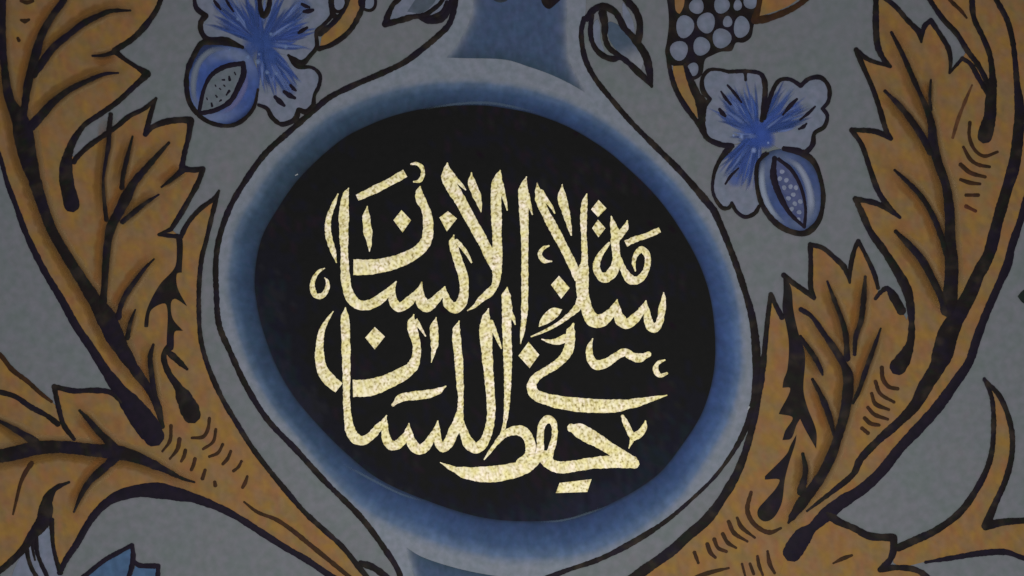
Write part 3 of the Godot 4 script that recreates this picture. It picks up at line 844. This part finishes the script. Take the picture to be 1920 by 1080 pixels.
func build_flower_right():
	var t := thing("flower", "blue flower with split fruit right of the medallion under the grapes", "painted flower", Vector2(1430, 270), "blue flowers with an open fruit")
	var petals := ["1430,224! 1433,190 1434,157 1426,139 1400,135 1366,137! 1348,131 1329,133 1317,148 1318,170 1331,186! 1320,202 1317,232 1325,258 1350,271 1376,270 1400,262",
		"1438,222! 1444,182 1460,152 1480,149 1501,161! 1517,148 1539,146 1554,164 1553,190 1542,204! 1551,217 1545,238 1527,250 1523,272 1507,286 1470,282 1440,262",
		"1376,272! 1362,284 1347,305 1338,330 1337,362 1353,389 1366,390 1372,381! 1381,397 1397,407 1415,400 1423,387! 1418,340 1420,300 1410,270"]
	for k in 3:
		var petal := fill_part("petal", petals[k], 0.9, petal_white, t, mat_paint, 8.0)
		var around: String = ["1428,226:10 1433,190:13 1434,157:12 1426,139:10 1400,134:8 1366,135:8! 1348,131:7 1329,132:8 1317,147:10 1318,170:12 1331,186:9! 1320,202:12 1317,232:12 1325,258:13 1350,271:13 1370,274:13",
			"1432,222:10 1444,182:11 1460,152:9 1480,149:8 1501,161:10! 1517,148:9 1539,146:10 1554,164:10 1553,190:10 1542,204:9! 1551,217:9 1545,238:9 1527,250:10 1523,272:12 1507,286:14 1470,278:7",
			"1372,274:13 1362,284:14 1347,305:9 1338,330:8 1337,362:8 1353,389:9 1366,390:9 1372,381:8! 1381,397:9 1397,407:9 1415,400:9 1423,387:8"][k]
		thin_line("outline", around, petal)
		var st := starts()
		var ends: Array = [[Vector2(1352, 168), Vector2(1340, 205), Vector2(1395, 150)], [Vector2(1512, 180), Vector2(1530, 210), Vector2(1485, 185)], [Vector2(1368, 352), Vector2(1395, 360), Vector2(1352, 330)]][k]
		fan(st, Vector2(1420, 250), ends[0], 44, 0.5, 1.1)
		fan(st, Vector2(1420, 250), ends[1], 12, 0.24, 1.25)
		fan(st, Vector2(1420, 250), ends[2], 9, 0.22, 1.32)
		commit("blue_streaks", st, mat_wash, petal)
	var mid_st := starts()
	for q in [[1385, 205, 26], [1372, 190, 18], [1470, 222, 24], [1490, 205, 18], [1390, 310, 22], [1378, 335, 18]]:
		soft_spot(mid_st, Vector2(q[0], q[1]), q[2], 1.06, c8(62, 84, 146), 0.55)
	for i in 7:
		soft_spot(mid_st, Vector2(1420 + rng.randf_range(-16, 18), 248 + rng.randf_range(-14, 16)), rng.randf_range(14, 24), 1.32 + i * 0.01, c8(58, 80, 148), 0.7)
	fan(mid_st, Vector2(1425, 255), Vector2(1355, 250), 6, 0.3, 1.42)
	commit("heart", mid_st, mat_wash, t)
	mid_st = starts()
	for a in ["1352,172:3 1360,184:6 1370,196:4", "1364,160:3 1378,176:5 1390,192:3", "1349,205:5 1354,212:8 1360,218:4", "1468,215:4 1482,198:7 1494,186:4", "1500,225:3 1516,212:6 1528,200:3", "1498,242:4 1506,238:7 1512,232:3", "1425,300:4 1430,292:6 1436,286:3", "1360,345:3 1370,330:5 1384,316:3"]:
		stroke(mid_st, a, 1.6, navy_ink)
	commit("dark_streaks", mid_st, mat_line, t)
	line_part("fold", "1397,134:8 1398,150:5", 2.0, ink, t)
	mid_st = starts()
	for p in [[1390, 256, 5], [1413, 282, 6], [1375, 254, 3], [1440, 268, 3]]:
		soft_spot(mid_st, Vector2(p[0], p[1]), p[2], 1.7, c8(118, 136, 178), 0.75)
	commit("highlight", mid_st, mat_wash, t)
	var axis := Vector2(0.33, 0.94).normalized()
	var fr := fill_part("fruit", "1466,280 1440,286 1421,305 1419,346 1429,384 1451,415 1479,433 1510,436 1534,415 1543,378 1540,343 1526,305 1501,286", 1.45, func(p): return fruit_colour(p, Vector2(1481, 358), axis, 80.0, 58.0).lerp(c8(60, 68, 86), 0.45), t, mat_paint, 5.0)
	line_part("outline", "1440,288:4 1421,305:6 1419,346:7 1429,384:9 1451,415:10 1479,433:10 1510,437:11 1534,415:9 1543,378:8 1540,343:8 1526,305:10 1501,286:13 1470,279:9", 2.1, ink, fr)
	var lens := fill_part("opening", "1452,297! 1448,330 1459,365 1480,400 1508,426! 1510,390 1501,350 1483,318 1466,302", 1.7, func(p): return c8(54, 62, 100).lerp(c8(80, 86, 116), fine.get_noise_2dv(p) * 0.5 + 0.5), fr, mat_paint, 6.0)
	lens.set_meta("label", "dark slit showing the seeds")
	line_part("opening_edge", "1452,297:9 1450,330:13 1461,365:11 1481,400:8 1508,426:5! 1510,390:5 1501,350:6 1483,318:7 1460,299:7", 2.0, navy_ink, fr)
	seeds(fr, [[1466, 322], [1474, 338], [1470, 352], [1482, 350], [1487, 365], [1478, 372], [1490, 382], [1484, 392], [1498, 398], [1496, 412], [1462, 335], [1492, 352], [1500, 378]])
	var st2 := starts()
	wash(st2, smooth_run(read_path("1432,298:10 1428,330:14 1432,365:16 1448,398:14 1474,422:8"), 6.0), 1.75, c8(126, 136, 152), 0.85)
	commit("rind_light", st2, mat_wash, fr)
	st2 = starts()
	wash(st2, smooth_run(read_path("1470,296:8 1496,312:14 1514,345:16 1520,385:18 1512,415:12"), 6.0), 1.75, c8(124, 132, 150), 0.85)
	commit("rind_light", st2, mat_wash, fr)


func seeds(parent: Node3D, spots: Array):
	for s in spots:
		var st := starts()
		fill(st, oval(s[0], s[1], 4.6, 4.0, s[0] * 0.3), 1.95, func(p): return c8(96, 102, 126).lerp(c8(126, 132, 150), fine.get_noise_2dv(p * 2.0) * 0.5 + 0.5), 12.0, 0.4)
		commit("seed", st, mat_paint, parent)


func build_flower_left():
	var t := thing("flower", "blue flower with split fruit left of the medallion, cut by the top edge", "painted flower", Vector2(475, 110), "blue flowers with an open fruit")
	var petals := ["486,-70! 360,-70! 365,0 369,16 386,30! 377,42 378,60 390,72 425,73 453,88 490,95! 494,60 489,20",
		"506,-70! 506,0 503,20 494,34 490,95! 540,104! 562,116 582,104 594,88 594,60 608,46 622,28 619,0 620,-70!",
		"541,104! 557,125 585,127 600,141 598,162 590,178 588,198! 575,210 560,208! 555,222 545,229 527,233 510,220 501,204 485,197! 478,170 482,130 490,95"]
	var arounds := ["360,-70:9 365,0:9 369,16:11 386,30:13! 377,42:12 378,60:11 390,74:13 425,76:14 453,88:8", "541,104:6 552,114:16 568,118:14 582,104:9 594,88:9 594,60:10 608,46:9 622,28:9 619,0:9 620,-70:9",
		"541,104:6 557,125:10 585,127:7 600,141:9 598,162:9 590,178:8 588,198:12! 575,210:14 560,206:10! 555,222:13 545,229:13 527,233:11 510,220:10 501,204:9 485,197:7"]
	var ends := [[Vector2(400, 5), Vector2(430, -30), Vector2(470, -10)], [Vector2(590, 22), Vector2(585, 55), Vector2(540, -25)], [Vector2(560, 172), Vector2(530, 185), Vector2(500, 180)]]
	for k in 3:
		var petal := fill_part("petal", petals[k], 0.9, petal_white, t, mat_paint, 8.0)
		thin_line("outline", arounds[k], petal)
		var st := starts()
		for e in 3:
			fan(st, Vector2(490, 82), ends[k][e], 34 if e == 0 else 18, 0.4 if k < 2 else 0.24, 1.1 + e * 0.08)
		commit("blue_streaks", st, mat_wash, petal)
	line_part("cleft", "486,-60:8 487,0:8 490,22:9 495,30:10 503,18:9 506,0:8 506,-60:8", 2.0, ink, t)
	var st := starts()
	for q in [[440, 35, 28], [420, 10, 22], [545, 40, 28], [565, 15, 22], [520, 140, 24], [540, 165, 18], [470, 50, 26]]:
		soft_spot(st, Vector2(q[0], q[1]), q[2], 1.06, c8(60, 82, 136), 0.55)
	for i in 8:
		soft_spot(st, Vector2(490 + rng.randf_range(-22, 22), 84 + rng.randf_range(-16, 26)), rng.randf_range(14, 24), 1.35 + i * 0.01, c8(56, 80, 138), 0.6)
	commit("heart", st, mat_wash, t)
	st = starts()
	for a in ["402,2:4 408,10:7 414,18:3", "566,8:4 574,12:7 580,14:4", "570,22:5 580,21:9 587,19:5", "560,62:4 568,57:8 576,52:4", "516,182:6 524,190:9 533,198:5", "533,172:6 543,179:9 553,184:5", "545,160:5 550,166:7 555,170:3", "424,0:4 430,10:5 438,22:3"]:
		stroke(st, a, 1.6, navy_ink)
	commit("dark_streaks", st, mat_line, t)
	st = starts()
	for p in [[465, 108, 5], [484, 116, 6], [501, 136, 5], [518, 138, 4], [486, 102, 3], [536, 88, 5], [508, 64, 4], [446, 36, 4], [431, 93, 3]]:
		soft_spot(st, Vector2(p[0], p[1]), p[2], 1.75, c8(104, 124, 162), 0.65)
	commit("highlight", st, mat_wash, t)
	var axis := Vector2(0.62, -0.78).normalized()
	var fr := fill_part("fruit", "460,93 420,84 385,80 365,102 353,130 350,157 355,190 372,215 397,230 430,235 455,225 478,199 485,167 482,130", 1.45, func(p): return fruit_colour(p, Vector2(417, 160), axis, 82.0, 68.0), t, mat_paint, 5.0)
	line_part("outline", "455,89:6 425,80:12 392,78:12 378,82:9 365,102:9 353,130:9 350,157:10 355,190:9 372,215:8 397,231:8 430,236:7 455,226:7 476,202:6 484,168:4", 2.1, ink, fr)
	var lens := fill_part("opening", "456,119! 423,125 397,141 383,167 374,208! 406,206 432,190 448,162 457,139", 1.7, func(p): return c8(98, 104, 112).lerp(c8(84, 92, 100), fine.get_noise_2dv(p) * 0.5 + 0.5), fr, mat_paint, 6.0)
	lens.set_meta("label", "pale slit showing the seeds")
	line_part("opening_edge", "374,208:7 383,167:6 397,141:8 423,125:9 456,119:9! 457,139:10 448,162:9 432,190:9 406,206:9 376,213:8", 2.0, navy_ink, fr)
	st = starts()
	for a in ["430,144:3 431,150:5", "417,150:2 421,150:3", "405,179:2 407,182:3", "397,194:3 398,199:4", "425,178:3 430,171:5", "412,166:2 414,168:2", "440,136:2 442,140:2", "388,184:2 389,187:2", "420,160:2 422,162:2", "412,190:2 415,188:3", "404,160:2 405,162:2"]:
		stroke(st, a, 1.95, navy_ink)
	commit("seed_marks", st, mat_line, fr)
	st = starts()
	wash(st, smooth_run(read_path("430,90:8 396,96:14 375,115:14 364,145:16 364,180:12 374,204:6"), 6.0), 1.6, c8(104, 112, 124), 0.8)
	commit("rind_light", st, mat_wash, fr)
	st = starts()
	wash(st, smooth_run(read_path("464,130:6 458,165:14 440,195:14 412,216:10"), 6.0), 1.6, c8(106, 106, 142), 0.6)
	commit("rind_light", st, mat_wash, fr)


# ---------- grapes, buds and the rest ----------

func build_grapes():
	var t := thing("grape_bunch", "bunch of pale grapes outlined in black above the right flower", "painted grapes", Vector2(1320, 60))
	fill_part("black_ground", "1238,-70! 1252,10 1254,45 1250,80 1247,98 1254,118 1266,124 1288,124 1290,142 1300,150 1316,140 1322,112 1335,104 1352,97 1372,95 1380,80 1394,80 1408,70 1413,48 1422,20 1432,-70!", 0.9, ink, t, mat_line, 10.0)  # black paint filling the gaps around the grapes
	for g in [[1306, 12, 12, 13], [1353, 10, 13, 14], [1383, 10, 6, 9], [1407, 2, 11, 14], [1284, 50, 15, 20], [1324, 43, 15, 18], [1364, 41, 7, 9], [1390, 51, 13, 19], [1353, 72, 16, 17], [1273, 95, 15, 17], [1315, 87, 14, 16], [1299, 130, 9, 11], [1330, -24, 14, 15], [1378, -22, 13, 14], [1296, -28, 12, 14]]:
		var st := starts()
		var grape := Vector2(g[0], g[1])
		fill(st, oval(g[0], g[1], g[2] + 1.8, g[3] + 1.6, 0.1), 1.6, func(p): return petal_white(p) * (1.03 - 0.2 * smoothstep(0.5, 1.1, p.distance_to(grape) / float(g[3]))), 7.0)
		commit("grape", st, mat_paint, t)
	fill_part("stem", "1263,-70! 1280,-70! 1283,5 1274,26 1267,20 1265,0", 1.7, ochre, t, mat_gold)
	var stem := fill_part("stem", "1262,124! 1281,123! 1290,150 1304,185 1308,222! 1290,200 1272,170 1263,145", 1.5, ochre, t, mat_gold)
	line_part("outline", "1252,100:7 1256,130:8 1266,165:9 1282,195:9 1300,220:9 1315,240:10 1323,256:10", 2.0, ink, stem)
	line_part("outline", "1284,122:7 1294,150:11 1306,178:15 1314,192:20 1316,225:14", 2.0, ink, stem)
	var leaf := fill_part("leaf", "1420,-70! 1424,0 1419,32! 1445,24 1480,10 1530,-30! 1540,-70!", 1.5, ochre, t, mat_gold)
	line_part("outline", "1540,-26:9 1512,-2:9 1490,14:10 1460,28:11 1435,36:13 1415,38:14! 1424,0:9 1421,-60:9", 2.0, brown_ink, leaf)


func build_buds():
	var t := thing("curled_bud", "curled blue bud with a pointed tip right of the blue neck", "painted bud", Vector2(1160, 80), "curled buds beside the blue neck")
	fill_part("bud_petal", "1113,45 1120,36 1125,50 1126,75 1133,97 1122,90 1113,72", 0.9, petal_white, t, mat_paint, 8.0)
	fill_part("bud_petal", "1168,5 1178,20 1187,40 1189,64 1178,55 1168,30", 0.9, petal_white, t, mat_paint, 8.0)
	fill_part("bud_petal", "1141,42 1157,46 1180,69 1199,93 1207,110 1202,131! 1180,112 1157,95 1141,70", 1.0, func(p): return c8(66, 78, 96).lerp(c8(116, 118, 126), smoothstep(80.0, 125.0, p.y + (p.x - 1170.0) * 0.3)), t, mat_paint, 6.0)
	line_part("outline", "1110,30:8 1107,55:9 1110,78:9 1120,96:9 1135,107:10 1150,111:11 1164,108:9 1180,120:10 1196,135:12 1212,150:9 1222,163:4", 2.0, ink, t)
	line_part("outline", "1222,162:5 1217,130:13 1211,106:15 1196,82:13 1185,68:11 1170,52:11 1162,36:11 1152,22:11 1130,12:13 1112,20:13 1100,36:10", 2.05, ink, t)
	line_part("outline", "1130,26:16 1134,48:13 1134,70:9 1142,90:9 1160,104:8", 2.0, ink, t)
	line_part("outline", "1160,-40:12 1173,-2:12 1190,18:12 1199,40:12 1199,62:12 1196,80:12", 2.0, ink, t)
	t = thing("curled_bud", "curled grey bud left of the blue neck, cut by the top edge", "painted bud", Vector2(780, 20), "curled buds beside the blue neck")
	fill_part("bud_petal", "724,44! 736,15 760,-30 845,-40 845,0 838,20 822,34 803,36 780,28 750,36", 0.9, petal_white, t, mat_paint)
	fill_part("bud_petal", "764,22! 776,4 800,-30 822,-20 812,8 790,24", 1.4, func(p): return c8(72, 80, 92) * (1.0 + 0.2 * mid.get_noise_2dv(p)), t, mat_paint)
	line_part("outline", "752,-40:9 750,-4:9 738,8:9 728,28:10 722,46:11! 752,38:10 782,31:9 803,38:12 826,36:12 840,20:11 848,-4:10 850,-50:10", 2.0, ink, t)
	line_part("outline", "782,30:8 797,28:8 812,18:8 826,6:8 834,-10:8", 2.0, ink, t)
	line_part("outline", "800,36:8 815,30:6 830,22:7 838,4:6", 2.0, ink, t)
	t = thing("stem", "short ochre stem with pale berries beside the upper left flower", "painted stem", Vector2(640, 45))
	fill_part("stem_body", "603,70! 600,88! 620,81 653,56 673,25 678,2 676,-60! 655,-60! 655,0 639,32 618,53", 0.9, ochre, t, mat_gold)
	line_part("outline", "600,64:9 618,50:8 638,29:8 651,6:8 655,-20:8 655,-60:8", 2.0, ink, t)
	line_part("outline", "598,92:8 622,84:9 654,60:9 674,28:9 681,4:9 679,-60:9", 2.0, ink, t)
	for b in [[636, 5, 10, 14], [690, 3, 12, 14]]:
		var st := starts()
		fill(st, oval(b[0], b[1], b[2] + 6, b[3] + 6), 1.2, ink, 10.0)
		fill(st, oval(b[0], b[1], b[2], b[3]), 1.7, petal_white, 10.0)
		commit("berry", st, mat_paint, t)
	line_part("outline", "620,-10:9 622,12:10 626,30:10 636,32:6", 2.0, ink, t)


func build_small_motifs():
	var t := thing("pendant", "dark pointed tip hanging in the blue neck at the top edge", "painted ornament", Vector2(1030, 2))
	fill_part("drop", "1014,-60! 1015,2 1022,14 1030,17 1040,10 1054,-6 1060,-60!", 2.2, ink, t, mat_line, 10.0)
	line_part("curl", "925,-30:5 926,-4:5 936,2:6 950,-2:5 956,-30:5", 2.1, func(_p): return c8(52, 56, 66), t)
	t = thing("tulip", "blue tulip at the bottom edge below the left acanthus scroll", "painted flower", Vector2(225, 1070))
	var blue := func(p): return c8(56, 76, 104).lerp(c8(70, 96, 128), big.get_noise_2dv(p * 2.5) * 0.5 + 0.5) * (1.0 + 0.2 * mid.get_noise_2dv(p))
	fill_part("petal", "140,1160! 150,1090 162,1078 197,1050 222,1036 248,1022! 250,1050 248,1080 240,1160!", 0.9, blue, t, mat_paint)
	fill_part("petal", "240,1160! 248,1080 255,1059! 273,1062 297,1061! 296,1080 288,1160!", 1.0, blue, t, mat_paint)
	line_part("outline", "135,1160:8 150,1090:8 162,1078:8 197,1050:8 222,1036:8 248,1022:7! 250,1042:9 247,1064:9 240,1090:8 236,1160:8", 2.0, navy_ink, t)
	line_part("outline", "252,1054:9 262,1060:8 280,1061:8 297,1061:8! 296,1082:8 288,1160:8", 2.0, navy_ink, t)
	t = thing("striped_petal", "pale petals with dark stripes under the lowest left leaf", "painted petal", Vector2(75, 1060))
	fill_part("petal_body", "88,985! 97,1000 100,1022 108,1055 118,1085 130,1160! 20,1160! 22,1085 34,1052 50,1030 70,1006", 0.7, petal_white, t, mat_paint)
	marks("stripe", ["50,1024:9 53,1045:7 60,1066:7 72,1088:7 90,1150:7", "68,1005:8 70,1035:7 78,1058:7 88,1080:7 105,1150:7", "62,1012:8 62,1030:5 66,1050:3"], 1.8, ink, t)
	t = thing("leaf_tip", "dark green tip of a leaf at the right edge of the wall painting", "painted leaf", Vector2(1930, 555))
	fill_part("blade", "1908,556! 1916,546 1935,535 1990,520! 1990,590! 1935,574 1918,568", 0.9, func(p): return c8(24, 34, 30), t, mat_line, 10.0)
